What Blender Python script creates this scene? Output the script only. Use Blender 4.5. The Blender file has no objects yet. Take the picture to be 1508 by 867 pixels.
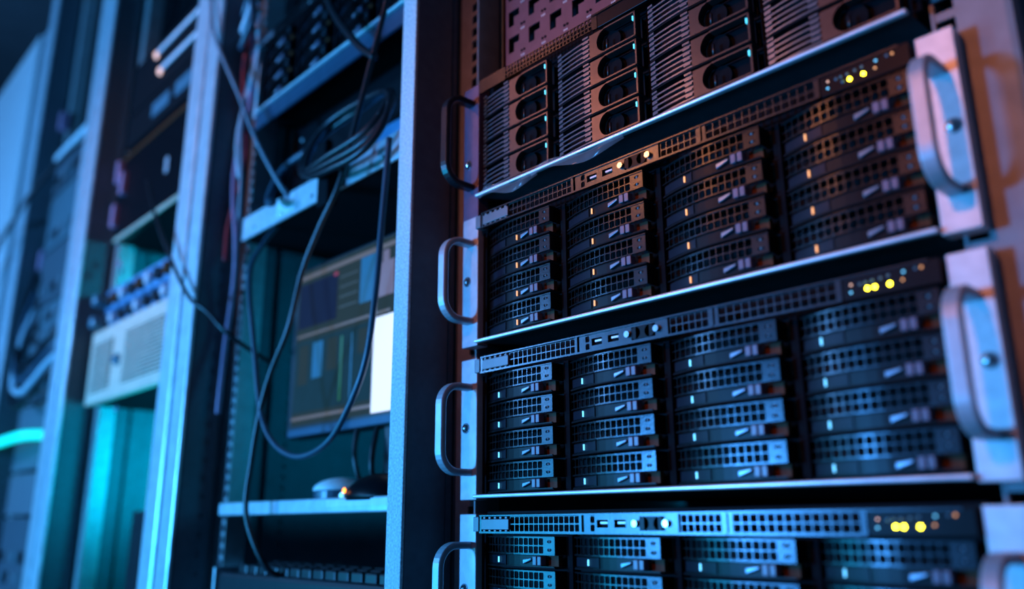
import bpy, math, random
from mathutils import Vector, Matrix
random.seed(7)
S = bpy.context.scene
COL = S.collection
R = math.radians

# ------------------------------------------------------------------ camera
cam_data = bpy.data.cameras.new('camera')
cam = bpy.data.objects.new('camera', cam_data); COL.objects.link(cam)
yaw, pitch, roll = .8256, .2655, -.0041
f = Vector((-math.sin(yaw)*math.cos(pitch), math.cos(yaw)*math.cos(pitch), math.sin(pitch)))
r = Vector((math.cos(yaw), math.sin(yaw), 0)); u = r.cross(f)
r2 = math.cos(roll)*r + math.sin(roll)*u; u2 = -math.sin(roll)*r + math.cos(roll)*u
m = Matrix((r2, u2, -f)).transposed().to_4x4(); m.translation = (.3987, -.5245, -.0246)
cam.matrix_world = m
cam_data.sensor_width = 36; cam_data.lens = 1241.66*36/1508
cam_data.clip_start = .01
cam_data.dof.use_dof = True
cam_data.dof.focus_distance = .745
cam_data.dof.aperture_fstop = 2.25
S.camera = cam
S.view_settings.view_transform = 'Standard'; S.view_settings.look = 'None'
S.view_settings.gamma = 1; S.view_settings.use_curve_mapping = False
S.view_settings.exposure = 0.0

# ------------------------------------------------------------------ world and lamps
w = bpy.data.worlds.new('world'); S.world = w; w.use_nodes = True
w.node_tree.nodes['Background'].inputs[0].default_value = (.05, .16, .3, 1)
w.node_tree.nodes['Background'].inputs[1].default_value = .12

def lamp(name, kind, loc, target, color, power, size=.2, sy=None, angle=60, blend=.5):
    d = bpy.data.lights.new(name, kind); o = bpy.data.objects.new(name, d); COL.objects.link(o)
    o.location = loc
    o.rotation_euler = (Vector(target)-Vector(loc)).to_track_quat('-Z', 'Y').to_euler()
    d.color = color; d.energy = power
    if kind == 'AREA':
        d.shape = 'RECTANGLE'; d.size = size; d.size_y = sy or size
    if kind == 'SPOT':
        d.spot_size = R(angle); d.spot_blend = blend; d.shadow_soft_size = size
    return o
lamp('blue_key_lamp', 'AREA', (-1.42, -2.2, .05), (-.3, 0, .2), (.055, .36, 1.0), 76, .22)
lamp('cyan_low_lamp', 'AREA', (-1.30, -1.10, -.12), (-.2, 0, -.05), (.01, .52, 1.0), 8, .4)
lamp('orange_high_lamp', 'SPOT', (.0, -1.55, .95), (.13, 0, .36), (1.0, .27, .10), 38, .06, angle=35, blend=.8)
lamp('orange_side_lamp', 'SPOT', (-.90, -1.15, .95), (.02, 0, .32), (1.0, .33, .10), 14, .10, angle=22, blend=.9)
lamp('warm_fill_lamp', 'SPOT', (-1.0, -1.7, 1.0), (-1.15, 0, .66), (1.0, .42, .28), 30, .10, angle=34, blend=.8)  # added fill that warms the pale units of rack C
lamp('blue_far_fill', 'AREA', (-2.5, -2.0, .7), (-2.0, 0, .5), (.12, .42, 1.0), 34, .3)  # added fill that lifts the far posts and cabinet
lamp('orange_sheen_fill', 'SPOT', (-1.15, -1.15, 1.22), (-.06, 0, .40), (1.0, .30, .16), 7, .08, angle=24, blend=.8)  # added spot for an orange sheen on the slatted server
lamp('rack_cyan_strip_lamp', 'AREA', (-1.05, .28, .0), (-1.436, .06, .05), (.0, .58, 1.0), 6, .12, .4)
lamp('rack_cyan_strip_lamp', 'AREA', (-1.10, .20, .49), (-1.436, .04, .49), (.0, .58, 1.0), 1.0, .05, .05)
lamp('teal_fill_lamp', 'AREA', (-.37, .42, .25), (-.80, .10, .10), (.0, .44, .9), 1.1, .12, .5)  # added unseen fill that brightens rack B's side wall

# ------------------------------------------------------------------ materials
def mat(name, col, rough=.5, metal=0.0, bump=0.0, scale=60, spread=.12, emit=None, estr=0, spec=.5, coat=0.0):
    m = bpy.data.materials.new(name); m.use_nodes = True
    nt = m.node_tree; b = nt.nodes['Principled BSDF']
    b.inputs['Roughness'].default_value = rough; b.inputs['Metallic'].default_value = metal
    b.inputs['Specular IOR Level'].default_value = spec
    if coat: b.inputs['Coat Weight'].default_value = coat; b.inputs['Coat Roughness'].default_value = .08
    tc = nt.nodes.new('ShaderNodeTexCoord'); n = nt.nodes.new('ShaderNodeTexNoise')
    n.inputs['Scale'].default_value = scale; n.inputs['Detail'].default_value = 4
    nt.links.new(tc.outputs['Object'], n.inputs['Vector'])
    cr = nt.nodes.new('ShaderNodeValToRGB')
    cr.color_ramp.elements[0].position = .3; cr.color_ramp.elements[1].position = .7
    cr.color_ramp.elements[0].color = tuple(c*(1-spread) for c in col)+(1,)
    cr.color_ramp.elements[1].color = tuple(min(1, c*(1+spread)) for c in col)+(1,)
    nt.links.new(n.outputs['Fac'], cr.inputs['Fac']); nt.links.new(cr.outputs['Color'], b.inputs['Base Color'])
    if bump:
        bp = nt.nodes.new('ShaderNodeBump'); bp.inputs['Strength'].default_value = bump
        bp.inputs['Distance'].default_value = .0005
        n2 = nt.nodes.new('ShaderNodeTexNoise'); n2.inputs['Scale'].default_value = scale*8
        nt.links.new(tc.outputs['Object'], n2.inputs['Vector'])
        nt.links.new(n2.outputs['Fac'], bp.inputs['Height']); nt.links.new(bp.outputs['Normal'], b.inputs['Normal'])
    if emit:
        b.inputs['Emission Color'].default_value = emit+(1,); b.inputs['Emission Strength'].default_value = estr
    return m
M = dict(
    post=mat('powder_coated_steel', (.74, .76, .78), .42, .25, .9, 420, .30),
    alu=mat('extruded_aluminium', (.76, .77, .80), .35, .5, .1, 40),
    greyrail=mat('grey_rack_rail', (.20, .21, .23), .5, .2, .1, 60),
    side=mat('dark_grey_paint_and_shade', (.095, .108, .125), .5, .0, .3, 90),  # also carries the shade on post sides
    wallp=mat('blue_grey_rack_panel', (.13, .17, .19), .5, 0, .2, 40),
    rail=mat('zinc_rack_rail', (.55, .54, .53), .45, .4, .1, 60),
    ear=mat('anodised_ear', (.62, .63, .66), .42, .3, .15, 80),
    earp=mat('dark_violet_ear', (.15, .10, .17), .45, .3, .1, 80),
    handle=mat('satin_aluminium_handle', (.46, .48, .52), .42, .35, .1, 60),
    handb=mat('black_handle', (.02, .02, .025), .28, .2),
    plate=mat('perforated_steel', (.040, .042, .048), .25, .85, .15, 70),
    strip=mat('perforated_strip_steel', (.055, .058, .066), .27, .8, .15, 70),
    body=mat('black_chassis', (.006, .006, .008), .7, spec=.1),
    under=mat('chassis_sheet_metal', (.10, .11, .13), .4, .5),
    lip=mat('polished_edge', (.72, .74, .78), .32, .35),
    gloss=mat('glossy_black_plastic', (.004, .004, .006), .35, 0, spec=.12),
    tray=mat('black_plastic', (.016, .016, .02), .35),
    window=mat('smoked_label_window', (.010, .013, .022), .35, 0, spec=.12),
    button=mat('grey_release_button', (.16, .14, .20), .35),
    amber=mat('dark_amber_plastic', (.10, .03, .008), .6, spec=.15),
    lever=mat('bright_lever', (.22, .26, .32), .3, .4),
    tabm=mat('pull_tab_plastic', (.13, .14, .16), .4, .2),
    frame=mat('satin_latch_frame', (.075, .06, .06), .33, .6, .1, 70),
    grille=mat('slat_plastic', (.13, .13, .15), .28, .3),
    chrome=mat('chrome', (.6, .6, .62), .24, 1),
    black=mat('matt_black', (.004, .004, .006), .8, spec=.1),
    violet=mat('violet_tinted_panel', (.13, .045, .06), .45, .2),  # purple light on the panel is put into its base colour
    beige=mat('beige_painted_steel', (.85, .58, .42), .5),
    white=mat('white_label', (.9, .9, .92), .5),
    paper=mat('yellowed_label', (.50, .45, .32), .6),
    led_y=mat('yellow_led', (.9, .8, .05), .4, emit=(1, .78, .02), estr=30),
    led_o=mat('unlit_led', (.10, .22, .28), .2),
    led_w=mat('warm_white_led', (.8, .6, .5), .3, emit=(1, .55, .35), estr=1.2),
    led_c=mat('cyan_led', (.2, .7, .8), .3, emit=(.05, .6, .8), estr=1.3),
    led_glint_b=mat('pale_blue_led_glint', (.4, .7, .9), .3, emit=(.12, .6, 1), estr=1.8),  # small lights, and pale glints of the lamp on the drive carriers
    led_glint_a=mat('amber_led_glint', (.9, .5, .2), .3, emit=(1, .42, .16), estr=1.3),  # small lights, and orange lamp glints on the drive carriers
    led_p=mat('peach_led', (.9, .6, .4), .3, emit=(1, .50, .25), estr=3),
    led_r=mat('orange_led', (.9, .4, .1), .3, emit=(1, .25, .02), estr=5),
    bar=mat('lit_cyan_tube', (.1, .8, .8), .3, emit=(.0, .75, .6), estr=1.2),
    navy=mat('navy_painted_steel', (.02, .07, .12), .45, .2),
    bluep=mat('blue_anodised_plate', (.16, .38, .62), .4, .3),
    cab_b=mat('black_cable', (.012, .012, .015), .35),
    cab_u=mat('blue_grey_cable', (.05, .085, .12), .35),
    cab_g=mat('grey_cable', (.30, .30, .34), .4),
    cab_r=mat('red_cable', (.5, .03, .04), .4),
    cab_p=mat('pink_cable', (.5, .25, .38), .4),
    cab_w=mat('pale_cable', (.6, .65, .7), .4),
    scr=mat('screen_grey', (.004, .005, .005), .6, spec=.05, emit=(.018, .034, .038), estr=1),
    scr_lt=mat('screen_text', (.02, .02, .02), .3, emit=(.04, .055, .055), estr=1),
    scr_d=mat('screen_dark', (.01, .01, .02), .6, spec=.05, emit=(.006, .008, .018), estr=1),
    scr_t=mat('screen_teal', (.01, .02, .02), .6, spec=.05, emit=(.007, .022, .028), estr=1),
    scr_l=mat('screen_light_bar', (.03, .03, .03), .3, emit=(.11, .095, .085), estr=1),
    scr_w=mat('screen_white', (.5, .5, .5), .3, emit=(.80, .73, .70), estr=1),
    scr_p=mat('screen_pink', (.2, .1, .1), .3, emit=(.12, .07, .07), estr=1),
    scr_b=mat('screen_blue', (.02, .1, .15), .3, emit=(.006, .05, .085), estr=1),
    scr_g=mat('screen_green', (.02, .1, .03), .3, emit=(.015, .06, .015), estr=1),
    scr_r=mat('screen_red', (.2, .02, .02), .3, emit=(.22, .01, .02), estr=1),
    floor=mat('grey_floor_tile', (.12, .12, .13), .4, 0, .1, 10),
    room=mat('room_paint', (.35, .36, .38), .7, 0, .1, 8),
    ceil=mat('ceiling_paint', (.10, .11, .12), .7, 0, .1, 8),
)

# ------------------------------------------------------------------ mesh helpers
class MB:
    def __init__(s): s.v = []; s.f = []
    def box(s, x0, x1, y0, y1, z0, z1):
        n = len(s.v)
        s.v += [(x, y, z) for z in (z0, z1) for y in (y0, y1) for x in (x0, x1)]
        s.f += [tuple(n+i for i in q) for q in ((0,2,3,1),(4,5,7,6),(0,1,5,4),(2,6,7,3),(0,4,6,2),(1,3,7,5))]
        return s
    def cyl(s, c, rad, h, axis='y', n=16, r1=None, cap=True):
        r1 = rad if r1 is None else r1
        b = len(s.v)
        for k, (rr, t) in enumerate(((rad, 0), (r1, h))):
            for i in range(n):
                a = 2*math.pi*i/n; p, q = rr*math.cos(a), rr*math.sin(a)
                s.v.append({'y': (c[0]+p, c[1]+t, c[2]+q), 'x': (c[0]+t, c[1]+p, c[2]+q), 'z': (c[0]+p, c[1]+q, c[2]+t)}[axis])
        for i in range(n):
            j = (i+1) % n; s.f.append((b+i, b+j, b+n+j, b+n+i))
        if cap: s.f += [tuple(b+i for i in range(n)), tuple(b+n+i for i in range(n))]
        return s
    def dome(s, c, rad, h, n=16, k=4):          # domed screw or button, bulging towards -y
        b = len(s.v)
        for j in range(k):
            a = j/k*math.pi/2
            for i in range(n):
                t = 2*math.pi*i/n
                s.v.append((c[0]+rad*math.cos(a)*math.cos(t), c[1]-h*math.sin(a), c[2]+rad*math.cos(a)*math.sin(t)))
        s.v.append((c[0], c[1]-h, c[2])); top = len(s.v)-1
        for j in range(k-1):
            for i in range(n):
                q = (i+1) % n
                s.f.append((b+j*n+i, b+j*n+q, b+(j+1)*n+q, b+(j+1)*n+i))
        for i in range(n): s.f.append((b+(k-1)*n+i, b+(k-1)*n+(i+1) % n, top))
        return s
    def sweep(s, path, prof, closed_prof=True):   # path: list of (origin, side vector, up vector), prof: 2-D points
        b = len(s.v); n = len(prof)
        for o, a, c in path:
            for (p, q) in prof: s.v.append(tuple(Vector(o)+Vector(a)*p+Vector(c)*q))
        for k in range(len(path)-1):
            for i in range(n):
                j = (i+1) % n; s.f.append((b+k*n+i, b+k*n+j, b+(k+1)*n+j, b+(k+1)*n+i))
        s.f.append(tuple(b+i for i in range(n))); s.f.append(tuple(b+(len(path)-1)*n+i for i in range(n)))
        return s
    def build(s, name, material, parent=None, bevel=0, smooth=False, loc=(0, 0, 0), segs=2):
        me = bpy.data.meshes.new(name); me.from_pydata(s.v, [], s.f); me.update()
        import bmesh
        bm = bmesh.new(); bm.from_mesh(me); bmesh.ops.recalc_face_normals(bm, faces=bm.faces); bm.to_mesh(me); bm.free()
        me.materials.append(M[material])
        if smooth:
            for p in me.polygons: p.use_smooth = True
        o = bpy.data.objects.new(name, me); COL.objects.link(o); o.location = loc
        if parent: o.parent = parent
        if bevel:
            b = o.modifiers.new('bevel', 'BEVEL'); b.width = bevel; b.segments = segs; b.limit_method = 'ANGLE'
            b.harden_normals = False
        return o

def box(name, material, parent, x0, x1, y0, y1, z0, z1, bevel=0):
    return MB().box(x0, x1, y0, y1, z0, z1).build(name, material, parent, bevel)

def thing(name, label, cat, loc=(0, 0, 0), group=None):
    o = bpy.data.objects.new(name, None); COL.objects.link(o); o.location = loc
    o.empty_display_size = .05
    return tag(o, label, cat, group)
def tag(o, label, cat, group=None):
    o['label'] = label; o['category'] = cat
    if group: o['group'] = group
    return o
def struct(o): o['kind'] = 'structure'; return o
def copy_tree(o, parent=None):
    kids = list(o.children)
    c = o.copy(); COL.objects.link(c); c.parent = parent
    for ch in kids: copy_tree(ch, c)
    return c

def perforate(mb, x0, x1, z0, z1, nx, nz, yf, depth=.0014, fill=.86, rounded=.75, skip=()):
    """a sheet with nx by nz rounded holes; yf(x) is the sheet's front"""
    dx = (x1-x0)/nx; dz = (z1-z0)/nz
    for i in range(nx):
        for j in range(nz):
            ax, bx = x0+i*dx, x0+(i+1)*dx; az, bz = z0+j*dz, z0+(j+1)*dz
            cx, cz = (ax+bx)/2, (az+bz)/2
            def V(x, z, d=0): mb.v.append((x, yf(x)+d, z)); return len(mb.v)-1
            if (i, j) in skip:
                mb.f.append((V(ax, az), V(bx, az), V(bx, bz), V(ax, bz))); continue
            out = [V(ax, az), V(cx, az), V(bx, az), V(bx, cz), V(bx, bz), V(cx, bz), V(ax, bz), V(ax, cz)]
            hx, hz = dx/2*fill, dz/2*fill; k = rounded
            P = [(-k, -1), (k, -1), (1, -k), (1, k), (k, 1), (-k, 1), (-1, k), (-1, -k)]
            inn = [V(cx+p*hx, cz+q*hz) for p, q in P]; bk = [V(cx+p*hx, cz+q*hz, depth) for p, q in P]
            # connect: corner 0 ->P7,P0 ; mid 1 ->P0,P1 ; corner 2 ->P1,P2 ...
            for c in range(4):
                mb.f.append((out[2*c], inn[2*c], inn[(2*c-1) % 8]))
                mb.f.append((out[2*c], out[2*c+1], inn[2*c]))
                mb.f.append((out[2*c+1], inn[2*c+1], inn[2*c]))
                mb.f.append((out[2*c+1], out[(2*c+2) % 8], inn[2*c+1]))
            for c in range(8):
                d = (c+1) % 8; mb.f.append((inn[c], inn[d], bk[d], bk[c]))
    return mb

def ribbon(mb, x0, x1, z0, z1, yf, thick, n=10):
    b = len(mb.v)
    for i in range(n+1):
        x = x0+(x1-x0)*i/n; y = yf(x)
        mb.v += [(x, y, z0), (x, y, z1), (x, y+thick, z1), (x, y+thick, z0)]
    for i in range(n):
        for j in range(4):
            k = (j+1) % 4; mb.f.append((b+4*i+j, b+4*i+k, b+4*i+4+k, b+4*i+4+j))
    mb.f += [(b, b+1, b+2, b+3), tuple(b+4*n+i for i in range(4))]
    return mb

def tube_mesh(pts, rad, n=8, sub=8):
    P = [Vector(p) for p in pts]; out = []
    for i in range(len(P)-1):
        p0 = P[max(i-1, 0)]; p1 = P[i]; p2 = P[i+1]; p3 = P[min(i+2, len(P)-1)]
        for k in range(sub):
            t = k/sub
            out.append(.5*((2*p1)+(p2-p0)*t+(2*p0-5*p1+4*p2-p3)*t*t+(3*p1-p0-3*p2+p3)*t**3))
    out.append(P[-1]); mb = MB(); path = []
    up = Vector((.3, -.8, .5)).normalized()
    for i, p in enumerate(out):
        d = (out[min(i+1, len(out)-1)]-out[max(i-1, 0)]).normalized()
        a = up-d*up.dot(d)
        a = a.normalized() if a.length > 1e-4 else d.orthogonal().normalized()
        up = a; path.append((p, a, d.cross(a)))
    prof = [(rad*math.cos(2*math.pi*k/n), rad*math.sin(2*math.pi*k/n)) for k in range(n)]
    return mb.sweep(path, prof)
def cable(name, material, label, pts, rad, group=None):
    o = tube_mesh(pts, rad).build(name, material, None, smooth=True)
    return tag(o, label, 'cable', group)

# ------------------------------------------------------------------ room
def st(name, material, *b): return struct(box(name, material, None, *b))
FZ, CZ = -1.30, 1.95
st('floor', 'floor', -6, 3.2, -3.2, 2.6, FZ-.1, FZ)
st('ceiling', 'ceil', -6, 3.2, -3.2, 2.6, CZ, CZ+.1)
st('wall_back', 'room', -6, 3.2, 2.6, 2.7, FZ, CZ)
st('wall_front', 'room', -6, 3.2, -3.3, -3.2, FZ, CZ)
st('wall_left', 'room', -6.1, -6, -3.3, 2.7, FZ, CZ)
st('wall_right', 'room', 3.2, 3.3, -3.3, 2.7, FZ, CZ)

# ------------------------------------------------------------------ racks
RB, RT = FZ, 1.62
def holes_box(mb, xs, y, z0, z1, hz, hx0, hx1, zs):
    """front sheet xs[0]..xs[1] at y with square holes at heights zs"""
    x0, x1 = xs; t = .002
    z = z0
    for c in zs:
        mb.box(x0, x1, y, y+t, z, c-hz/2)
        mb.box(x0, hx0, y, y+t, c-hz/2, c+hz/2); mb.box(hx1, x1, y, y+t, c-hz/2, c+hz/2)
        z = c+hz/2
    mb.box(x0, x1, y, y+t, z, z1)
    return mb
def frange(a, b, s):
    o = []
    while a < b: o.append(a); a += s
    return o

def rail(parent, side, xo, xi, y, name='mounting_rail', material='rail'):
    """xo outer edge, xi inner edge (inner flange turns backwards)"""
    mb = MB(); x0, x1 = min(xo, xi), max(xo, xi)
    hc = xi + (-.0065 if xi > xo else .0075)*1.0
    hw = .0042 if xi > xo else .006
    holes_box(mb, (x0, x1), y, RB+.06, RT-.06, .0098, hc-hw, hc+hw, frange(RB+.0702, RT-.08, .0158))
    mb.box(xi-.001, xi+.001, y-.0006, y+.03, RB+.06, RT-.06)
    return mb.build(name, material, parent)

def side_holes(parent, x, y0, y1, zs, yc, rad, name='perforated_strip', material='side'):
    """sheet facing +x with a column of holes"""
    mb = MB(); T = .002; z = zs[0]-.0125; p = zs[1]-zs[0]
    w2 = rad
    mb.box(x, x+T, y0, yc-w2, z, zs[-1]+p/2); mb.box(x, x+T, yc+w2, y1, z, zs[-1]+p/2)
    for c in zs:
        # octagonal hole in a square cell
        a, b_ = c-p/2, c+p/2
        mb.box(x, x+T, yc-w2, yc+w2, a, c-w2); mb.box(x, x+T, yc-w2, yc+w2, c+w2, b_)
        k = w2*.42
        for sy in (-1, 1):
            for sz in (-1, 1):
                n = len(mb.v)
                pts = [(yc+sy*w2, c+sz*w2), (yc+sy*(w2-k*1.4), c+sz*w2), (yc+sy*w2, c+sz*(w2-k*1.4))]
                mb.v += [(x+T, q[0], q[1]) for q in pts]+[(x, q[0], q[1]) for q in pts]
                mb.f += [(n, n+1, n+2), (n+3, n+4, n+5), (n+1, n+2, n+5, n+4)]
    return mb.build(name, material, parent)

# main rack -------------------------------------------------
main = thing('server_rack', 'nearest open rack frame on the right holding the four black storage servers', 'server rack', (0, 0, RB), 'row of server racks')
def rp(root): # parts are written in world coordinates, root stands on the floor
    for c in root.children: c.location.z -= root.location.z; c.location.x -= root.location.x
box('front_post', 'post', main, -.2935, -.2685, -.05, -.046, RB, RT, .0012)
box('post_side', 'side', main, -.2935, -.268, -.0462, .000, RB, RT)  # shade on the right-facing side is put into the colour
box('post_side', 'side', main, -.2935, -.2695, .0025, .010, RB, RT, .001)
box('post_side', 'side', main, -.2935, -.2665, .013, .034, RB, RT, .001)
rail(main, -1, -.2665, -.2368, .0125)
rail(main, 1, .2695, .2275, .0125, material='greyrail')
box('rear_side_panel', 'wallp', main, -.2925, -.2905, .034, .85, RB, RT)
box('right_side_panel', 'wallp', main, .2695, .2735, .0125, .85, RB, RT)
box('rail_backing', 'side', main, -.2665, -.2365, .043, .046, RB+.05, RT-.05)
box('rail_backing', 'side', main, .2275, .2695, .043, .046, RB+.05, RT-.05)
box('front_post', 'side', main, .335, .36, -.05, .034, RB, RT, .001)
box('post_side', 'wallp', main, .2735, .36, .034, .04, RB, RT)
box('rack_base', 'side', main, -.2935, .36, -.05, .85, RB, RB+.06)
box('rack_top', 'side', main, -.2935, .36, -.05, .85, RT-.04, RT)
box('back_panel', 'wallp', main, -.2905, .2695, .848, .85, RB+.06, RT-.04)

# middle rack B ---------------------------------------------
def far_rack(label, xl, xr, top=RT, ribs=True):
    """xl: right face of its left post, xr: left face of its right post"""
    t = thing('server_rack', label, 'server rack', ((xl+xr)/2, 0, RB), 'row of server racks')
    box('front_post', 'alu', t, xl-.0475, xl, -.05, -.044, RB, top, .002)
    box('post_side', 'side', t, xl-.0475, xl-.0008, -.044, .004, RB, top)  # post side darker than its front, shade held in the material
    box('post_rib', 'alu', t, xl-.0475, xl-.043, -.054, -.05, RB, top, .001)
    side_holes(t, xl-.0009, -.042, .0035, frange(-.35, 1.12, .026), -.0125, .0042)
    box('side_panel', 'wallp', t, xl-.014, xl-.012, .004, .85, RB, top)
    rail(t, -1, xl-.012, xl+.030, .015)
    box('rail_backing', 'side', t, xl-.012, xl+.03, .046, .048, RB+.05, top-.05)
    mb = MB()
    side_holes(t, xl-.0115, .100, .135, frange(-.35, .9, .0165), .1175, .0045, 'perforated_strip', 'wallp')
    box('side_channel', 'wallp', t, xl-.012, xl-.004, .088, .100, RB+.06, top-.05, .001)
    rail(t, 1, xr-.002, xr-.040, .015)
    box('right_post', 'side', t, xr, xr+.020, .002, .034, RB, top)
    box('right_front_post', 'alu', t, xr, xr+.0485, -.05, -.044, RB, top, .002)
    box('right_side_panel', 'wallp', t, xr, xr+.002, .034, .85, RB, top)
    box('back_panel', 'wallp', t, xl-.012, xr, .848, .85, RB+.06, top-.04)
    box('rack_base', 'side', t, xl-.0475, xr, -.044, .85, RB, RB+.06)
    box('rack_top', 'side', t, xl-.0475, xr, -.044, .85, top-.04, top)
    return t
rackB = far_rack('second open rack from the right, holding the monitor and the cable shelf', -.8155, -.316)
for c in list(rackB.children):
    if c.name.startswith('right_front_post'): bpy.data.objects.remove(c)
rackC = far_rack('third rack from the right, with the beige vented unit and cyan glow at its bottom', -1.436, -.9225)
rackD = far_rack('fourth rack from the right, behind two bright posts at the left of the photo', -2.01, -1.5420)
for t in (main, rackB, rackC, rackD): rp(t)
# cabinet at the far end of the row
cab = thing('cabinet', 'pale closed cabinet at the far left end of the rack row', 'cabinet', (-2.4, 0, RB))
box('cabinet_body', 'room', cab, -.30, .32, -.052, .85, 0, 1.36-RB, .01)
box('cabinet_door', 'post', cab, -.295, .30, -.066, -.053, .05, 1.34-RB, .004)
box('door_handle', 'handle', cab, .24, .255, -.085, -.066, 1.1, 1.3, .003)
box('plinth', 'black', cab, -.29, .31, -.051, .84, -.0, .05)

# ------------------------------------------------------------------ storage server with perforated drive carriers
CW, CP, RH = .1010, .10925, .0277       # carrier width, column pitch, row pitch
CH = .0262
def yA(x):
    t = x/CW
    return -.004 + (.013*(1-t/.62)**2 if t < .62 else 0)

def carrier_parts(parent, x, z, glows='led_glint_b', lu=.25, shared={}):
    """one perforated drive carrier with its latch"""
    if not shared:
        mb = MB(); mb.box(.0, CW, .0125, .10, .0005, CH-.0008)
        ribbon(mb, 0, CW, .0000, .0011, lambda q: yA(q)-.0006, .014)
        ribbon(mb, 0, CW, CH-.0012, CH-.0004, lambda q: yA(q)-.0004, .012)
        mb.box(-.0000, .0012, yA(0)-.0004, .012, .0005, CH-.0006)
        o = mb.build('drive_carrier', 'body', None); shared['drive_carrier'] = o
        mb = MB(); perforate(mb, .0012, CW*.865, .0117, CH-.0012, 14, 2, yA)
        perforate(mb, CW*.865, CW, .0117, CH-.0012, 1, 2, yA, fill=.36, rounded=.5)
        ribbon(mb, 0, CW, .0108, .0118, lambda q: yA(q)-.0008, .002)
        ribbon(mb, 0, CW, CH-.0013, CH-.0004, lambda q: yA(q)-.0008, .002)
        mb.box(CW-.0006, CW, -.004, .010, .0108, CH-.0005)
        shared['perforated_face'] = mb.build('perforated_face', 'plate', None)
        mb = MB(); ribbon(mb, .002, CW*.80, .0018, .0102, lambda q: yA(q)+.0012, .004)
        ribbon(mb, .0012, CW*.985, .0011, .0019, lambda q: yA(q)-.0002, .002)
        shared['front_bar'] = mb.build('front_bar', 'gloss', None)
        mb = MB(); ribbon(mb, .005, CW*.36, .0026, .0094, lambda q: yA(q)+.0007, .001)
        ribbon(mb, CW*.362, CW*.372, .0018, .0102, lambda q: yA(q)+.0004, .002, 1)
        shared['label_window'] = mb.build('label_window', 'window', None)
        mb = MB()
        mb.v += [(CW*.62, -.0052, .0030), (CW*.73, -.0058, .0066), (CW*.73, -.0058, .0084), (CW*.62, -.0052, .0070),
                 (CW*.62, -.001, .0030), (CW*.73, -.001, .0066), (CW*.73, -.001, .0084), (CW*.62, -.001, .0070)]
        mb.f += [(0, 1, 2, 3), (4, 7, 6, 5), (0, 4, 5, 1), (1, 5, 6, 2), (2, 6, 7, 3), (3, 7, 4, 0)]
        shared['latch_lever'] = mb.build('latch_lever', 'lever', None, .0006)
        mb = MB(); mb.box(CW*.755, CW*.80, -.0066, .0, .0025, .0098); mb.box(CW*.812, CW*.855, -.0066, .0, .0025, .0098)
        shared['release_button'] = mb.build('release_button', 'button', None, .0005)
        mb = MB(); mb.box(CW*.87, CW*.985, .0015, .006, .0018, .0104)
        shared['latch_recess'] = mb.build('latch_recess', 'amber', None)
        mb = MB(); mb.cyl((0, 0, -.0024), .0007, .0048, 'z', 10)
        shared['led_glint'] = mb.build('led_glint', 'led_glint_b', None, smooth=False)  # glowing pin stands in for a lamp reflection on the curved window
        mb = MB(); mb.dome((CW*.933, -.0028, .0153), .0014, .0016); mb.dome((CW*.933, -.0028, .0216), .0014, .0016)
        shared['light_pipe'] = mb.build('light_pipe', 'led_o', None, smooth=True)
        for o in shared.values(): COL.objects.unlink(o)
    root = shared['drive_carrier'].copy(); COL.objects.link(root); root.parent = parent
    root.location = (x, 0, z)
    for k, o in shared.items():
        if k == 'drive_carrier': continue
        c = o.copy()
        if k == 'led_glint':
            if glows is None: continue
            c.data = o.data.copy() if glows != 'led_glint_b' else o.data
            if glows != 'led_glint_b': c.data.materials[0] = M[glows]
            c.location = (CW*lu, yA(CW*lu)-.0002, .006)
        if k == 'light_pipe' and glows == 'led_p*': pass
        COL.objects.link(c); c.parent = root
    return root

def make_handle(parent, x, z0, z1, material, w=.0055, t=.0032, d=.036, base=0, rc=.019):
    path = []
    pts = [(base, z1)]
    for k in range(9):
        a = math.pi/2*k/8; pts.append((-(d-rc)-rc*math.sin(a), z1-rc+rc*math.cos(a)))
    for k in range(9):
        a = math.pi/2*k/8; pts.append((-(d-rc)-rc*math.cos(a), z0+rc-rc*math.sin(a)))
    pts.append((base, z0))
    prof = [(-w, -t*.5), (-w*.8, -t), (w*.8, -t), (w, -t*.5), (w, t*.5), (w*.8, t), (-w*.8, t), (-w, t*.5)]
    for i, (y, z) in enumerate(pts):
        a = pts[max(i-1, 0)]; b = pts[min(i+1, len(pts)-1)]
        dy, dz = b[0]-a[0], b[1]-a[1]; L = math.hypot(dy, dz) or 1
        path.append(((x, y, z), (1, 0, 0), (0, dz/L, -dy/L)))
    mb = MB().sweep(path, prof)
    return mb.build('handle', material, parent, smooth=False, bevel=.0006)

def ears(t, earm, handm, ez0=-.0030, ez1=.1315, hz0=.0225, hz1=.1035, scr=.0645, yscale=1, left=True, right=True):
    for s, on in ((-1, left), (1, right)):
        if not on: continue
        a, b = sorted((s*.2187, s*.2425))
        e = box('mounting_ear', earm, t, a, b, -.0015, .0125, ez0, ez1, .0008)
        h = make_handle(t, s*.2300, hz0, hz1, handm)
        mb = MB().dome((s*.2345, -.0015, scr), .0044, .0036, 18, 5)
        mb.cyl((s*.2345, -.0020, scr), .0052, .0008, 'y', 18)
        sc = mb.build('screw', 'chrome', t, smooth=False)

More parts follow.
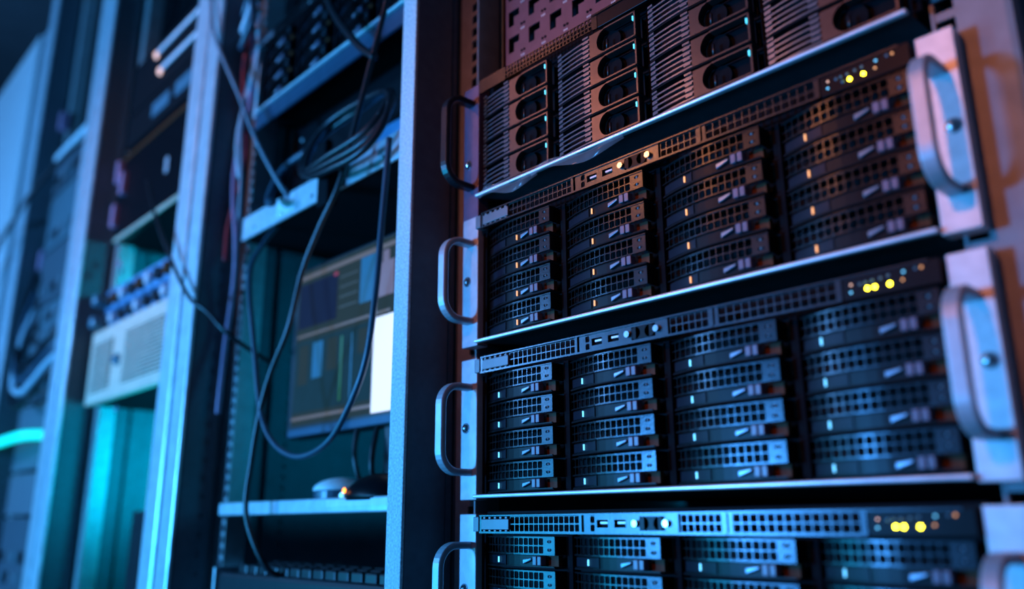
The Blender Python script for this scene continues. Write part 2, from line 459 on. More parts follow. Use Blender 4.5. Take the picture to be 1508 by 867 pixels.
def control_strip(t, lit, z0=.1142, z1=.1302):
    """perforated strip with ports over the carriers"""
    zc = (z0+z1)/2
    st_ = MB(); Y = lambda q: -.0045
    perforate(st_, -.2072+.0385, -.0850, z0+.0015, z1-.0015, 14, 2, Y, fill=.86, rounded=.8)
    perforate(st_, .0150, .0500, z0+.0015, z1-.0015, 6, 2, Y, fill=.86, rounded=.8)
    perforate(st_, .0590, .1500, z0+.0015, z1-.0015, 14, 2, Y, fill=.86, rounded=.8)
    st_.box(-.2085, .1540, -.0062, -.002, z0, z0+.0016)
    st_.box(-.2085, .2100, -.0062, -.002, z1-.0012, z1)
    st_.box(-.0850, -.0822, -.0055, -.002, z0, z1); st_.box(-.2085, -.2062, -.0055, -.002, z0, z1)
    st_.box(.0500, .0590, -.0050, -.002, z0+.001, z1-.001); st_.box(.0542, .0550, -.0062, -.002, z0, z1)
    st_.box(.1500, .1540, -.0055, -.002, z0, z1)
    strip = st_.build('control_strip', 'strip', t)
    # sawtooth backed pull-out tab at the left
    mb = MB(); mb.box(-.2058, -.1690, -.0062, -.003, z0+.0032, z1-.0036)
    mb.box(-.2175, -.2100, -.0058, .004, z0+.0015, z1-.0015)
    for k in range(5):
        x = -.2040+k*.0073
        for za, zb in ((z1-.0036, z1-.0014), (z0+.0014, z0+.0032)):
            mb.box(x, x+.0032, -.0055, -.003, za, zb)
    mb.build('pull_tab', 'tabm', strip, .0004)
    # port plate with two USB sockets and a video socket
    mb = MB(); pz0, pz1 = z0+.0012, z1-.0012
    usb = [(-.0660, -.0545), (-.0480, -.0365)]
    x = -.0800; y0, y1 = -.0050, -.0025
    perforate(mb, -.0735, -.0680, z0+.0015, z1-.0015, 1, 2, lambda q: -.0050, fill=.8, rounded=.7)
    mb.box(-.0800, -.0735, y0, y1, pz0, pz1)
    x = -.0680
    for a, b in usb:
        mb.box(x, a, y0, y1, pz0, pz1); mb.box(a, b, y0, y1, pz0, zc-.0030); mb.box(a, b, y0, y1, zc+.0030, pz1); x = b
    mb.box(x, -.0230, y0, y1, pz0, pz1)
    mb.box(-.0230, .0010, y0, y1, pz0, zc-.0052); mb.box(-.0230, .0010, y0, y1, zc+.0052, pz1)
    mb.box(.0010, .0130, y0, y1, pz0, pz1)
    mb.build('port_plate', 'strip', strip)
    for a, b in usb:
        m_ = MB(); m_.box(a, b, -.0020, .004, zc-.0030, zc+.0030)
        m_.build('socket', 'black', strip)
        m_ = MB(); m_.box(a+.003, b-.001, -.0042, -.002, zc-.0001, zc+.0015)
        m_.build('socket_tongue', 'ear', strip)
    m_ = MB(); m_.cyl((-.0185, -.0056, zc), .0052, .005, 'y', 20); m_.cyl((-.0045, -.0056, zc), .0052, .005, 'y', 20)
    m_.box(-.0185, -.0045, -.0056, -.001, zc-.0052, zc+.0052)
    m_.build('video_socket', 'gloss', strip, .0003)
    for xs in (-.0262, .0030):
        m_ = MB(); m_.cyl((xs, -.0078, zc), .0026, .005, 'y', 16); m_.cyl((xs, -.0080, zc), .0012, .0004, 'y', 12)
        m_.build('thumb_screw', 'chrome', strip, smooth=False)
    # dark control panel with indicator lights at the right
    box('control_panel', 'gloss', strip, .1545, .2165, -.0050, .001, z0, z1, .0004)
    glows = [(.1710, 0), (.1758, 1), (.1854, 2)]
    for xx, k in glows:
        m_ = MB().dome((xx, -.0050, z0+.0056), .0012, .0011, 12, 3)
        m_.build('indicator_light', 'led_y' if lit[k] else 'led_o', strip, smooth=True)
    for xx, zz, mt in ((.1605, .0100, 'led_w'), (.1600, .0050, 'led_glint_b'), (.1665, .0095, 'led_o'), (.1700, .0098, 'led_o'), (.1745, .0100, 'led_o'), (.1800, .0105, 'led_o'), (.1850, .0110, 'led_o'), (.1945, .0115, 'led_glint_b'), (.1935, .0065, 'led_glint_a'), (.2020, .0120, 'led_o'), (.2055, .0120, 'led_glint_a')):
        m_ = MB().dome((xx, -.0050, z0+zz), .0008 if mt != 'led_o' else .0011, .0008, 10, 3)
        o = m_.build('small_light', mt if mt == 'led_o' else mt, strip, smooth=True)
    # black backing plane behind the perforations
    box('strip_backing', 'black', strip, -.2085, .2165, .010, .012, z0, z1)
    return strip

def make_server(label, base, glows, lus, lit, pipe=None, x0=0, y0=0):
    t = thing('storage_server', label, 'server', (x0, y0, base), 'perforated storage servers in the racks')
    mb = MB(); mb.box(-.2180, .2180, .012, .70, .0005, .1335)
    mb.build('chassis', 'body', t)
    mb = MB(); mb.box(-.2183, .2183, -.0030, .69, -.0003, .0006)
    mb.build('chassis_underside', 'under', t)
    mb = MB(); mb.box(-.2185, .2185, -.0068, -.0010, -.0017, .0017)
    mb.build('front_lip', 'lip', t, .0014, segs=3)
    for k in range(5):
        xx = -.2160+k*CP
        box('column_divider', 'black', t, xx-.0028, xx+.0030, .006, .014, .003, .1138)
    for c in range(4):
        for rr in range(4):
            lu = lus[c]
            carrier_parts(t, -.2150+c*CP, .0030+rr*RH, glows[c] if isinstance(glows, (list, tuple)) else glows, lu)
    ears(t, 'ear', 'handle')
    control_strip(t, lit)
    return t

H = .147
make_server('black storage server with three yellow lights, just above the cut-off bottom server', 0, 'led_glint_b', [.26, .22, .24, .20], (1, 1, 1))
make_server('black storage server with only two yellow lights lit, below the slatted server', H, ['led_glint_a', 'led_glint_a', 'led_glint_a', 'led_glint_a'], [.56, .42, .30, .24], (0, 1, 1))
make_server('lowest storage server in view, cut off by the bottom of the picture', -H, 'led_glint_b', [.26, .24, .22, .20], (1, 1, 1))

# ------------------------------------------------------------------ slatted server (top)
def yB(x):
    t = x/CW
    return -.004 + (.006*(1-t/.55)**2 if t < .55 else 0)
slat_shared = {}
def slat_carrier(parent, x, z):
    sh = slat_shared
    if not sh:
        mb = MB(); mb.box(0, CW, .0125, .10, .0005, CH-.0008)
        ribbon(mb, 0, CW, 0, .0008, lambda q: yB(q)+.001, .012)
        sh['drive_carrier'] = mb.build('drive_carrier', 'body', None)
        mb = MB()
        for k in range(5):
            zz = .0014+k*.0048
            ribbon(mb, .001, CW*.46, zz, zz+.0014, yB, .0009)
        for x0_, x1_ in ((.002, .008), (CW*.385, CW*.455)):
            for k in range(5):
                zz = .0038+k*.0048
                ribbon(mb, x0_, x1_, zz, zz+.0018, lambda q: yB(q)-.0012, .003, 2)
        sh['slat_grille'] = mb.build('slat_grille', 'grille', None)
        # plate with a round bite taken out of it
        mb = MB(); n = 10; cz = CH/2; rad = .0118; xc = CW*.665
        b = len(mb.v)
        for i in range(n+1):
            z_ = .0010+(CH-.0024)*i/n
            q = rad*rad-(z_-cz)**2; xe = xc-(math.sqrt(q) if q > 0 else 0) if q > 0 else xc
            xe = min(xe, xc)
            mb.v += [(CW*.46, -.0038, z_), (xe, -.0038, z_), (xe, .004, z_), (CW*.46, .004, z_)]
        for i in range(n):
            for j in range(4):
                k = (j+1) % 4; mb.f.append((b+4*i+j, b+4*i+k, b+4*i+4+k, b+4*i+4+j))
        mb.box(xc-.002, CW, -.0045, .003, .0004, .0019); mb.box(xc-.002, CW, -.0045, .003, CH-.0027, CH-.0012)
        mb.box(CW-.0018, CW, -.0045, .003, .0004, CH-.0012)
        sh['latch_frame'] = mb.build('latch_frame', 'frame', None)
        mb = MB(); mb.cyl((xc, .004, cz), .0104, .003, 'y', 24); mb.box(xc, CW-.0022, .008, .0115, .0024, CH-.003)
        sh['latch_disc'] = mb.build('latch_disc', 'black', None)
        mb = MB(); mb.cyl((xc-.001, -.0015, .0045), .0012, .009, 'z', 10)
        sh['latch_pin'] = mb.build('latch_pin', 'tray', None, smooth=True)
        mb = MB(); mb.box(CW-.0030, CW-.0014, -.0054, -.002, CH-.0105, CH-.0060)
        sh['led_glint'] = mb.build('led_glint', 'led_c', None, .0004)
        for o in sh.values(): COL.objects.unlink(o)
    root = sh['drive_carrier'].copy(); COL.objects.link(root); root.parent = parent; root.location = (x, 0, z)
    for k, o in sh.items():
        if k != 'drive_carrier':
            c = o.copy(); COL.objects.link(c); c.parent = root
Z1 = .2990
def slat_server(label, base, x0=0, y0=0, bright=True):
    t = thing('slatted_server', label, 'server', (x0, y0, base))
    MB().box(-.2180, .2180, .012, .70, .0005, .1335).build('chassis', 'body', t)
    MB().box(-.2183, .2183, -.0030, .69, -.0003, .0006).build('chassis_underside', 'under', t)
    MB().box(-.2185, .2185, -.0068, -.0010, -.0017, .0017).build('front_lip', 'lip', t, .0014, segs=3)
    for k in range(5):
        xx = -.2160+k*CP
        box('column_divider', 'black', t, xx-.0028, xx+.0030, .006, .014, .003, .1138)
    for c in range(4):
        for rr in range(4): slat_carrier(t, -.2150+c*CP, .0030+rr*RH)
    return t
top = slat_server('black server with slatted drive fronts and round latches, above the other three', Z1)
s = MB(); perforate(s, -.175, -.055, .1155, .1285, 26, 3, lambda q: -.0042, fill=.72)
perforate(s, .06, .21, .1155, .1285, 32, 3, lambda q: -.0042, fill=.72)
s.box(-.2150, -.175, -.0042, -.002, .1145, .1295); s.box(.054, .060, -.0042, -.002, .1145, .1295)
s.box(-.055, .054, -.0052, -.002, .1283, .1300); s.box(-.055, -.049, -.0042, -.002, .1145, .1295)
sp = s.build('control_strip', 'plate', top)
box('display_panel', 'gloss', sp, -.049, .054, -.0038, .0, .1148, .1285, .0004)
box('strip_backing', 'black', sp, -.2150, .2150, .010, .012, .1145, .1300)
for zz in (.020, .048, .076, .104):
    MB().dome((-.2168, -.002, zz), .0009, .0009, 10, 3).build('rivet', 'chrome', top)
ears(top, 'earp', 'handb', -.021, .1290, .0130, .1085, .0400, right=False)
ears(top, 'earp', 'handb', .012, .1290, .0300, .1105, .0600, left=False)

# ------------------------------------------------------------------ violet port panel unit over it
Z0 = .4420
pu = thing('port_panel_unit', 'violet panel of square sockets above the slatted server', 'patch panel', (0, .02, Z0))
mb = MB()
X0, X1 = -.2000, .2100
def sheet(mb, x0, x1, z0, z1): mb.box(x0, x1, 0, .0015, z0, z1)
z = 0; rows = [.0190+.0320*k for k in range(5)]
sock = frange(-.1950, .190, .0312)
for zr in rows:
    sheet(mb, X0, X1, z, zr); z = zr+.0185
    x = X0
    for xx in sock:
        sheet(mb, x, xx, zr, z)
        sheet(mb, xx+.0085, xx+.0165, zr, zr+.0100)   # solid tab that makes the socket an L
        x = xx+.0165
    sheet(mb, x, X1, zr, z)
sheet(mb, X0, X1, z, .19)
mb.build('perforated_panel', 'violet', pu)
box('panel_edge', 'amber', pu, X0-.0035, X0-.0005, -.003, .012, .004, .19, .001)
box('unit_body', 'black', pu, X0+.004, X1, .014, .5, .002, .19)
for zr in rows[:3]:
    for xx in sock:
        m_ = MB()
        m_.cyl((xx+.0205, -.0008, zr-.004), .0014, .001, 'y', 8); m_.cyl((xx+.0245, -.0008, zr-.004), .0014, .001, 'y', 8)
        m_.build('contact_pair', 'black', pu)
        m_ = MB()
        for q in range(3): m_.box(xx+.0195+q*.002, xx+.0205+q*.002, -.0004, .0, zr-.0105, zr-.0085)
        m_.build('printed_mark', 'ear', pu)

# curled transparent film between slatted and amber-glint server
def film(name, label, cx, z, L, w_, amp):
    mb = MB(); n = 16
    for i in range(n+1):
        t = i/n; x = cx+L*(t-.5)
        yy = -.0110-amp*math.sin(t*math.pi)-.002*math.sin(t*9)
        zz = z+.004*math.sin(t*6.5)
        for k in range(4):
            q = k/3; mb.v.append((x, yy+.002*math.sin(q*3+t*4), zz-w_*q*(.5+.5*math.sin(t*math.pi))))
    for i in range(n):
        for k in range(3):
            a = i*4+k; mb.f.append((a, a+1, a+5, a+4))
    o = mb.build(name, 'film', None, smooth=True)
    return tag(o, label, 'plastic film')
fm = mat('clear_plastic_film', (.6, .8, .9), .12, 0)
fm.node_tree.nodes['Principled BSDF'].inputs['Alpha'].default_value = .13
M['film'] = fm
film('plastic_film', 'loose clear plastic film hanging left under the slatted server', -.165, Z1-.004, .085, .011, .004)
film('plastic_film', 'wrinkled clear plastic film in the middle under the slatted server', -.075, Z1-.004, .115, .011, .004)

# ------------------------------------------------------------------ contents of rack B (interior x -.78 .. -.33, front y .0)
XB = -.5485
sB = make_server('dark storage server at the top of the second rack, behind the hanging black cables', .602, None, [.25]*4, (0, 0, 0), x0=XB, y0=.002)
box('front_apron', 'navy', sB, -.2183, .2183, -.0015, .002, -.028, -.002)
for c in sB.children:
    if c.name.startswith('chassis_underside'): c.data = c.data.copy(); c.data.materials[0] = M['black']
sB['group'] = 'perforated storage servers in the racks'
for c in list(sB.children):
    if c.name.startswith(('handle', 'mounting_ear', 'screw')): bpy.data.objects.remove(c)
for s_ in (-1, 1):
    a, b = sorted((s_*.2187, s_*.2345)); box('mounting_ear', 'ear', sB, a, b, -.001, .0125, -.003, .1315, .0008)

def shelf(name, label, x0, x1, y0, y1, z, lip_up, lip_dn, material, group=None):
    t = thing(name, label, 'shelf', ((x0+x1)/2, y0, z), group); hx = (x1-x0)/2
    box('shelf_plate', 'body', t, -hx, hx, .002, y1-y0, -.0015, .0015)
    box('front_lip', material, t, -hx, hx, -.002, .002, -lip_dn, lip_up, .001)
    return t
sh = shelf('rack_shelf', 'deep lipped shelf with white label carrying the coiled cables', -.776, -.333, .0, .50, .395, .033, .003, 'ear')
box('paper_label', 'white', sh, -.110, -.058, -.0026, -.0019, .004, .029)
box('paper_label', 'paper', sh, .035, .075, -.0026, -.0019, .010, .030)
mb = MB()
for k in range(5):
    o = MB().dome((-.180+k*.085, .0, .008), .003, .002, 10, 3)
    mb.v, mb.f = mb.v, mb.f
    oo = o.build('screw', 'chrome', sh, loc=(0, -.0022, 0))
# equipment box on that shelf
eq = thing('network_device', 'blue faced device with round knobs lying on the lipped shelf under the cable coil', 'network device', (-.485, .055, .3967))
box('device_body', 'bluep', eq, -.10, .14, .0, .24, .0, .098, .002)
box('front_label', 'paper', eq, .005, .052, -.001, .001, .038, .064)
for (xx, zz) in ((-.095, .05), (-.06, .052), (-.035, .06), (.075, .045), (.105, .05)):
    MB().cyl((xx, -.010, zz), .006, .011, 'y', 16).build('knob', 'black', eq, .0008)
for k in range(6):
    MB().dome((-.11+k*.045, .0, .070), .003, .003, 10, 3).build('screw', 'chrome', eq, smooth=True)
# recessed blanking panel seen between server and shelf, with screws
bl = thing('blanking_panel', 'black recessed blanking panel with five screw heads, behind the cable coil', 'panel', (-.5485, .07, .47))
box('panel_plate', 'body', bl, -.222, .226, 0, .002, .0, .125)
for k in range(6): MB().dome((-.19+k*.075, 0, .10-.003*k), .0034, .003, 12, 3).build('screw', 'ear', bl, smooth=True)

# monitor
mon = thing('monitor', 'flat monitor showing grey windows and a white page, standing behind the loop cable', 'monitor', (-.49, .05, .012))
zb, zt = .078, .322
box('monitor_frame', 'tray', mon, -.203, .145, 0, .028, zb, zt, .004)
box('bezel_strip', 'navy', mon, -.196, .145, -.0012, .001, zb+.002, zb+.012, .0005)
sc = box('screen', 'scr', mon, -.188, .138, -.0008, .001, .094, .316)
def win(name, mt, x0, x1, z0, z1, k=0): box(name, mt, sc, x0, x1, -.0013-.0003*k, -.0006, z0, z1)
win('screen_bar', 'scr_l', -.188, .138, .303, .309)
win('screen_window', 'scr_d', -.184, -.082, .231, .296)
win('screen_mark', 'scr_r', -.092, -.082, .292, .297, 1)
win('screen_bar', 'scr_l', -.184, .045, .2185, .2215)
win('screen_window', 'scr_t', -.186, .048, .112, .212)
for k in range(5):
    win('screen_list', ('scr', 'scr_b', 'scr', 'scr_t', 'scr')[k], -.176+k*.038, -.150+k*.038, .150+.006*k, .206, 1)
win('screen_line', 'scr_g', -.066, -.061, .118, .204, 2)
win('screen_line', 'scr_b', -.040, -.037, .118, .204, 2)
win('screen_bar', 'scr_l', -.188, .045, .102, .106, 1)
win('screen_window', 'scr_b', -.025, .012, .240, .302)
win('screen_window', 'scr_p', .018, .052, .240, .285)
win('screen_window', 'scr_p', .026, .040, .285, .300)
win('screen_page', 'scr_w', .012, .138, .0945, .214, 2)
for k in range(4): win('screen_list', 'scr_lt', -.076, -.032, .286-.014*k, .2875-.014*k)
box('monitor_neck', 'tray', mon, .025, .075, .010, .026, .004, zb+.01, .002)
box('monitor_foot', 'tray', mon, -.04, .14, -.01, .12, -.0055, .004, .002)
cable('monitor_cable', 'cab_b', 'thin black cable dropping from the monitor beside the mouse', [(-.515, .055, .092), (-.512, .05, .06), (-.507, .055, .03), (-.505, .07, .0098)], .0042)
cable('monitor_cable', 'cab_b', 'second thin black cable under the right side of the monitor', [(-.475, .058, .092), (-.470, .048, .06), (-.470, .050, .03), (-.470, .07, .0098)], .0036)

s2 = shelf('rack_shelf', 'bright white fronted shelf carrying the mouse under the monitor', -.776, -.333, .0, .50, .005, .004, .0, 'lip')
s2.location.z = .0
box('glare_strip', 'white', s2, .070, .21, -.0030, -.002, -.005, .003)  # white strip stands in for specular glare along the shelf front
for c in s2.children:
    if c.name.startswith('front_lip'):
        bpy.data.objects.remove(c); break
box('front_lip', 'lip', s2, -.221, .221, -.002, .0025, -.012, .005, .002)

ms = thing('computer_mouse', 'white topped computer mouse on the bright shelf', 'computer mouse', (-.535, .050, .0015))
def blob(name, material, parent, rx, ry, h, z0, y=0, x=0, cut=0.0):
    mb = MB(); n = 24; k = 8; b = 0
    for j in range(k):
        a = cut+(math.pi/2-cut)*j/k
        for i in range(n):
            t = 2*math.pi*i/n; mb.v.append((x+rx*math.cos(a)*math.cos(t), y+ry*math.cos(a)*math.sin(t), z0+h*math.sin(a)))
    mb.v.append((x, y, z0+h))
    for j in range(k-1):
        for i in range(n):
            q = (i+1) % n; mb.f.append((j*n+i, j*n+q, (j+1)*n+q, (j+1)*n+i))
    for i in range(n): mb.f.append(((k-1)*n+i, (k-1)*n+(i+1) % n, k*n))
    mb.f.append(tuple(range(n)))
    return mb.build(name, material, parent, smooth=True)
MB().cyl((0, 0, 0), .036, .016, 'z', 28).build('mouse_base', 'cab_u', ms, .003)
blob('mouse_shell', 'white', ms, .037, .037, .016, .0145)
bd = thing('desk_hub', 'rounded black device with an orange and a blue light beside the mouse', 'hub', (-.418, .028, .0015))
blob('hub_body', 'gloss', bd, .056, .035, .030, 0)
MB().dome((-.030, -.030, .011), .0032, .002, 12, 3).build('orange_light', 'led_r', bd, smooth=True)
MB().dome((-.048, -.022, .006), .0040, .003, 12, 3).build('blue_light', 'led_glint_b', bd, smooth=True)

# keyboard tray at the bottom
kt = thing('keyboard', 'black rack keyboard with a row of grey keys at the bottom of the second rack', 'keyboard', (-.55, -.004, -.125))
box('keyboard_body', 'tray', kt, -.205, .215, 0, .16, .0, .040, .006)
for k in range(13):
    for j in range(3):
        x_ = -.165+k*.0275
        MB().box(x_, x_+.0225, .010+j*.024, .029+j*.024, .038, .050+.001*j).build('key', 'tray', kt, .002)
for s_ in (-1, 1):
    box('slide_bracket', 'ear', kt, min(s_*.216, s_*.2205)+.0, max(s_*.216, s_*.2205), .0, .20, .0, .045, .001)
st_t = shelf('rack_shelf', 'lower shelf holding the black keyboard', -.776, -.333, -.001, .45, -.128, .001, .008, 'side')
for k, xx in enumerate((-.43, -.405, -.385)):
    cable('plug_lead', 'cab_b', ['left of the three black leads standing behind the keyboard', 'middle of the three black leads standing behind the keyboard', 'right of the three black leads standing behind the keyboard'][k],
          [(xx, .165, -.12), (xx+.001, .17, -.08), (xx-.002*k, .165, -.045), (xx, .18, -.015)], .004, 'leads behind the keyboard')

# ---- hanging cables of rack B
cable('hanging_cable', 'cab_g', 'pale grey cable running down from the top past the left rail to the lipped shelf',
      [(-.88, -.075, .93), (-.853, -.058, .839), (-.817, -.058, .744), (-.765, -.03, .624), (-.697, -.03, .53), (-.64, -.02, .45), (-.63, .01, .408)], .0034)
cable('hanging_cable', 'cab_b', 'long black cable hanging in an arc from the top to the keyboard',
      [(-.345, -.03, .62), (-.377, -.03, .541), (-.421, -.03, .435), (-.449, -.03, .375), (-.490, -.03, .331), (-.526, -.03, .282), (-.552, -.03, .215), (-.590, -.03, .165), (-.612, -.03, .12), (-.627, -.03, .053), (-.629, -.03, -.014), (-.600, -.012, -.076), (-.592, .02, -.086)], .0036)
cable('hanging_cable', 'cab_u', 'blue grey cable dropping in a deep loop in front of the monitor',
      [(-.342, -.03, .40), (-.351, -.03, .298), (-.358, -.03, .221), (-.372, -.03, .147), (-.407, -.03, .094), (-.446, -.03, .063), (-.506, -.03, .052), (-.566, -.03, .07), (-.609, -.03, .111), (-.641, -.03, .195), (-.676, -.03, .31), (-.68, -.012, .36), (-.685, .012, .398)], .0036)
cable('hanging_cable', 'cab_b', 'thick black cable crossing the bright server edge at the top of the second rack',
      [(-.565, -.03, .78), (-.508, -.03, .672), (-.477, -.03, .622), (-.42, -.03, .555), (-.38, -.03, .52)], .0052)
def ring(cx, cy, cz, rx, rz, tilt, n=28, a0=0, a1=2*math.pi, wob=.004):
    o = []
    for i in range(n+1):
        a = a0+(a1-a0)*i/n
        o.append((cx+rx*math.cos(a), cy+.02*math.sin(a*1.0+tilt), cz+rz*math.sin(a)+tilt*rx*math.cos(a)+wob*math.sin(3*a)))
    return o
for k, (cx, cy, cz, rx, rz, tl, a0, a1) in enumerate(((-.462, -.018, .452, .102, .050, -.03, 0, 6.28), (-.452, -.022, .446, .094, .057, -.08, .2, 6.48), (-.47, -.014, .458, .092, .042, .05, -.3, 5.98))):
    cable('coiled_cable', 'cab_b', ['outermost loop of the black cable coil on the lipped shelf', 'middle loop of the black cable coil on the lipped shelf', 'innermost loop of the black cable coil on the lipped shelf'][k],
          ring(cx, cy, cz, rx, rz, tl, a0=a0, a1=a1), .0045, 'coil of black cable')
cable('coiled_cable', 'cab_u', 'blue grey cable arc standing left of the black coil', ring(-.597, -.01, .445, .068, .045, 0, a0=1.1, a1=4.3), .0058)
tie = thing('cable_tie', 'black strap binding the cable coil, hanging over the shelf lip', 'cable tie', (-.5, -.012, .365))
box('strap', 'black', tie, -.014, .014, -.012, .004, .0, .055, .003)
box('strap_head', 'black', tie, -.008, .018, -.020, -.008, .048, .085, .004)
cable('crossing_cable', 'cab_b', 'thin black cable crossing in front of the double silver post', [(-1.05, -.06, .56), (-.96, -.07, .467), (-.888, -.065, .38), (-.81, -.06, .302), (-.775, -.045, .275), (-.74, -.02, .235), (-.735, .05, .2)], .0032)
# cable bundle on left rail of rack B
for k, (mt, nm, zt_, amp) in enumerate((('cab_r', 'red', .86, .012), ('cab_p', 'pink', .9, .008), ('cab_w', 'pale', .88, .014), ('cab_g', 'light grey', .84, .01))):
    pts = []
    zz = zt_; i = 0
    while zz > (.33, .12, .44, .30)[k]:
        pts.append((-.792+.004*k+amp*math.sin(i*1.3+k*2), -.008-.006*math.sin(i*.9+k), zz)); zz -= .055; i += 1
    cable('rail_cable', mt, nm+' cable running down the left rail of the second rack', pts, .0036, None)
for k in range(3):
    cable('rail_cable', ('cab_u', 'cab_w', 'cab_u')[k], ['blue loop of cable on the left rail near the top', 'pale loop of cable on the left rail near the top', 'small blue loop of cable beside the top server'][k],
          [(-.80+.01*k, -.012, .87-.03*k), (-.77+.01*k, -.03, .85-.03*k), (-.755+.008*k, -.03, .81-.03*k), (-.785, -.025, .78-.03*k), (-.80, -.012, .80-.03*k)], .005)
for k, (xx, zz) in enumerate(((-.774, .589), (-.774, .379), (-.776, .345), (-.752, -.008))):
    o = MB().dome((xx, .0135, zz), .0042, .005, 14, 4).build('rail_screw', 'chrome', None, smooth=True)
    tag(o, ['bright screw head on the rail under the top server', 'upper bright screw head on the rail beside the lipped shelf', 'lower bright screw head on the rail beside the lipped shelf', 'bright screw head at the left end of the mouse shelf'][k], 'screw')

# ------------------------------------------------------------------ contents of rack C (interior x -1.406 .. -.96)
def unit(name, label, cat, x0, x1, z0, z1, material, y=.0, d=.45, ears_=True):
    t = thing(name, label, cat, ((x0+x1)/2, y, z0)); hx = (x1-x0)/2; h = z1-z0
    box('unit_body', 'body', t, -hx+.004, hx-.004, .0125, d, .001, h-.001)
    box('faceplate', material, t, -hx, hx, -.001, .0125, 0, h, .0015)
    return t
uC1 = unit('network_switch', 'dark flat unit with two white bars at the top of the third rack', 'network switch', -1.398, -.962, .835, .955, 'body')
box('white_bar', 'white', uC1, -.075, .21, -.006, -.001, .090, .098, .002)
box('white_bar', 'white', uC1, -.04, .21, -.006, -.001, .038, .047, .002)
for xx in (-.085, -.052): MB().dome((xx, -.001, .094 if xx < -.06 else .042), .009, .006, 16, 4).build('round_light', 'led_w', uC1, smooth=True)
uC2 = unit('power_unit', 'dark unit with two blue plates below the white bars in the third rack', 'power unit', -1.398, -.962, .755, .83, 'body')
box('blue_plate', 'led_o', uC2, -.07, .02, -.004, -.001, .022, .052, .004)
box('blue_plate', 'led_o', uC2, .05, .14, -.004, -.001, .022, .052, .004)
uC3 = unit('rack_appliance', 'large blank dark unit with a small pale emblem in the third rack', 'rack unit', -1.398, -.962, .545, .745, 'gloss')
box('edge_trim', 'paper', uC3, -.215, .215, -.004, .0, -.001, .008, .001)
box('edge_trim', 'amber', uC3, -.215, .215, -.004, .0, .182, .190, .001)
mb = MB(); mb.cyl((.045, -.0022, .100), .009, .0012, 'y', 16); mb.cyl((.045, -.0022, .084), .009, .0012, 'y', 16)
mb.build('emblem', 'ear', uC3)
uC4 = unit('patch_panel', 'patch panel with blurred round plugs above the beige unit', 'patch panel', -1.398, -.962, .395, .44, 'bluep')
uC5 = unit('patch_panel', 'narrow row of dark knobs directly on top of the beige unit', 'patch panel', -1.398, -.962, .357, .389, 'bluep')
for k in range(9):
    MB().cyl((-.19+k*.045, -.014, .018), .012, .014, 'y', 14).build('plug', ['tray', 'amber', 'ear'][k % 3], uC4, .002)
    MB().cyl((-.19+k*.045, -.014, .014), .011, .014, 'y', 14).build('knob', ['tray', 'ear', 'tray'][k % 3], uC5, .002)
for t_, z_ in ((uC4, .02), (uC5, .012)):
    mb = MB(); mb.cyl((-.205, -.03, z_), .013, .03, 'y', 18); mb.build('round_fastener', 'led_o', t_, .003)
bg = unit('vented_unit', 'beige steel unit with fine vent slots and a round blue knob', 'rack unit', -1.415, -.962, .205, .352, 'beige', y=-.012)
def vent(x0, x1, z0, z1, n):
    box('vent_recess', 'body', bg, x0, x1, -.002, .001, z0, z1)
    for k in range(n):
        zz = z0+(z1-z0)*(k+.25)/n
        MB().box(x0, x1, -.004, -.0015, zz, zz+(z1-z0)/n*.5).build('vent_slat', 'beige', bg)
vent(-.205, -.095, .022, .122, 12); vent(-.025, .205, .022, .122, 14)
MB().dome((-.055, -.001, .070), .012, .012, 18, 4).build('knob', 'led_o', bg, smooth=True)
bx = unit('black_module', 'black upright module in the cyan lit bottom of the third rack', 'rack unit', -1.20, -1.10, -.42, .000, 'tray', y=.03)
mb = MB()
for k in range(24): mb.box(.052, .062, -.003, .0, .02+k*.017, .03+k*.017)
mb.build('side_ribs', 'bluep', bx)
for k, (xx, zz, mt) in enumerate(((-1.40, .832, 'led_o'), (-1.395, .80, 'led_o'), (-1.41, .77, 'led_o'), (-1.385, .50, 'led_p'), (-1.37, .48, 'led_o'), (-1.42, .27, 'led_r'), (-1.42, .235, 'led_o'), (-1.30, .19, 'led_o'))):
    o = MB().dome((xx, .0135, zz), .007, .006, 12, 3).build('rail_screw', 'led_o' if mt == 'led_o' else 'cab_p', None, smooth=True)
    tag(o, ['top', 'second', 'third', 'pink fourth', 'blue fifth', 'red sixth', 'pale seventh', 'lowest'][k]+' blurred screw head down the left rail of the third rack', 'screw', 'screws down the left rail of the third rack')
for k, (zz, x_) in enumerate(((.60, -1.402), (.70, -1.405), (.665, -1.37))):
    o = box('port_tag', 'cab_p', None, x_-.006, x_+.010, -.012, .0145, zz-.02, zz+.03, .002)
    tag(o, ['lower red tag on the left rail of the third rack', 'upper red tag on the left rail of the third rack', 'right red tag beside the blank dark unit'][k], 'tag')

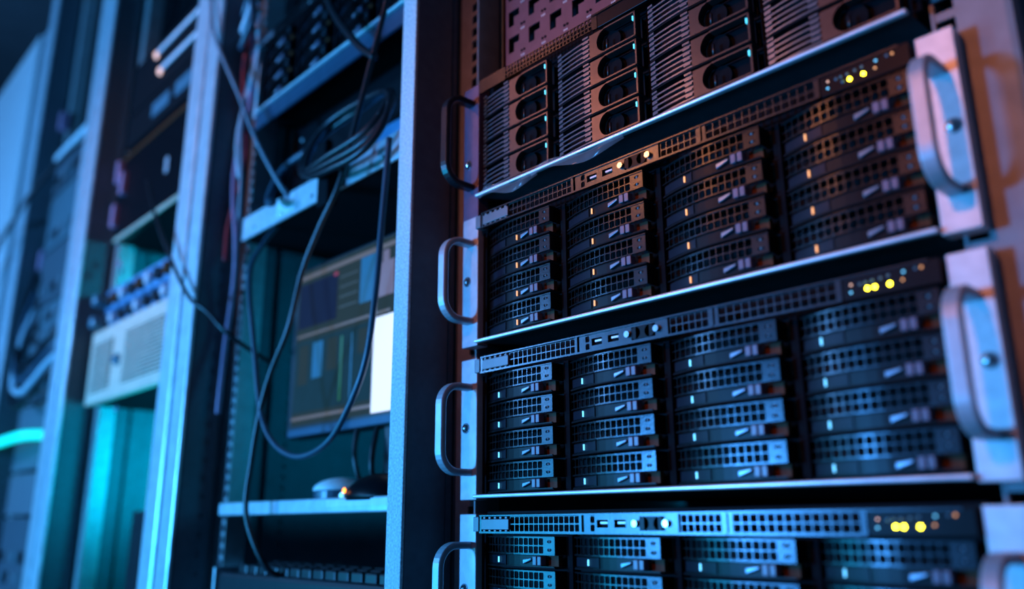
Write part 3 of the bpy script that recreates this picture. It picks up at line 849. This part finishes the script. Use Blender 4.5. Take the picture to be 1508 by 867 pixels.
# ------------------------------------------------------------------ contents of rack D (interior x -1.98 .. -1.58)
D0, D1 = -1.975, -1.585
cols = ['side', 'wallp', 'side', 'greyrail', 'wallp', 'side', 'wallp', 'side', 'wallp']
zz = -.42; k = 0
for h in (.13, .12, .17, .10, .16, .13, .12, .15, .16, .14):
    t_ = unit('rack_device', ['lowest blurred device in the fourth rack', 'second blurred device from the bottom of the fourth rack', 'dark device under the cyan tube in the fourth rack',
        'device right behind the cyan tube in the fourth rack', 'device with loose blue cables in the fourth rack', 'ribbed device above the loose cables in the fourth rack',
        'device with small squares in the fourth rack', 'device under the pale bar in the fourth rack', 'device above the pale bar in the fourth rack', 'topmost device of the fourth rack'][k],
        'rack unit', D0, D1, zz, zz+h-.008, cols[k % 9])
    for j in range(6):
        for i in range(2 if k in (0, 1, 5, 6, 2) else 1):
            if k in (4, 3): continue
            box('port', ['tray', 'greyrail', 'wallp'][(j+i+k) % 3], t_, -.17+j*.056, -.14+j*.056, -.006, 0, .02+i*.045, .045+i*.045, .002)
    zz += h; k += 1
tag(box('light_bar', 'white', None, -2.09+.13, -1.60, -.012, -.001, .915, .930, .002), 'pale horizontal bar across the fourth rack', 'bar')
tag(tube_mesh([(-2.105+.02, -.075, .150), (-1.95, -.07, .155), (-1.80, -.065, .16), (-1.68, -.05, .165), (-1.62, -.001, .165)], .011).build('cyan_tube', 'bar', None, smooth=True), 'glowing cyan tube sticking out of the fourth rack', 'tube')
cable('loose_cable', 'cab_b', 'black cable bowing across the far left silver post', [(-2.28, -.09, .62), (-2.15, -.10, .60), (-2.02, -.09, .70), (-1.92, -.06, .80), (-1.75, -.03, .86), (-1.62, -.012, .87)], .006)
for k in range(4):
    cable('loose_cable', ('cab_b', 'cab_u', 'cab_w', 'cab_b')[k], ['first dark loop of cable low in the fourth rack', 'blue loop of cable low in the fourth rack', 'pale loop of cable low in the fourth rack', 'lowest dark loop of cable in the fourth rack'][k],
          [(-1.97+.02*k, -.012, .60-.05*k), (-1.93+.02*k, -.04, .47-.03*k), (-1.86, -.05, .36-.03*k), (-1.76, -.05, .33-.03*k), (-1.65, -.035, .38-.03*k), (-1.60, -.012, .42-.03*k)], .007, 'loose cables of the fourth rack')
for k, zz in enumerate((.62, 1.02)):
    tag(box('port_tag', 'cab_p', None, -1.992, -1.974, -.008, .0145, zz, zz+.05, .002), ['lower pink tag beside the fourth rack rail', 'upper pink tag beside the fourth rack rail'][k], 'tag')
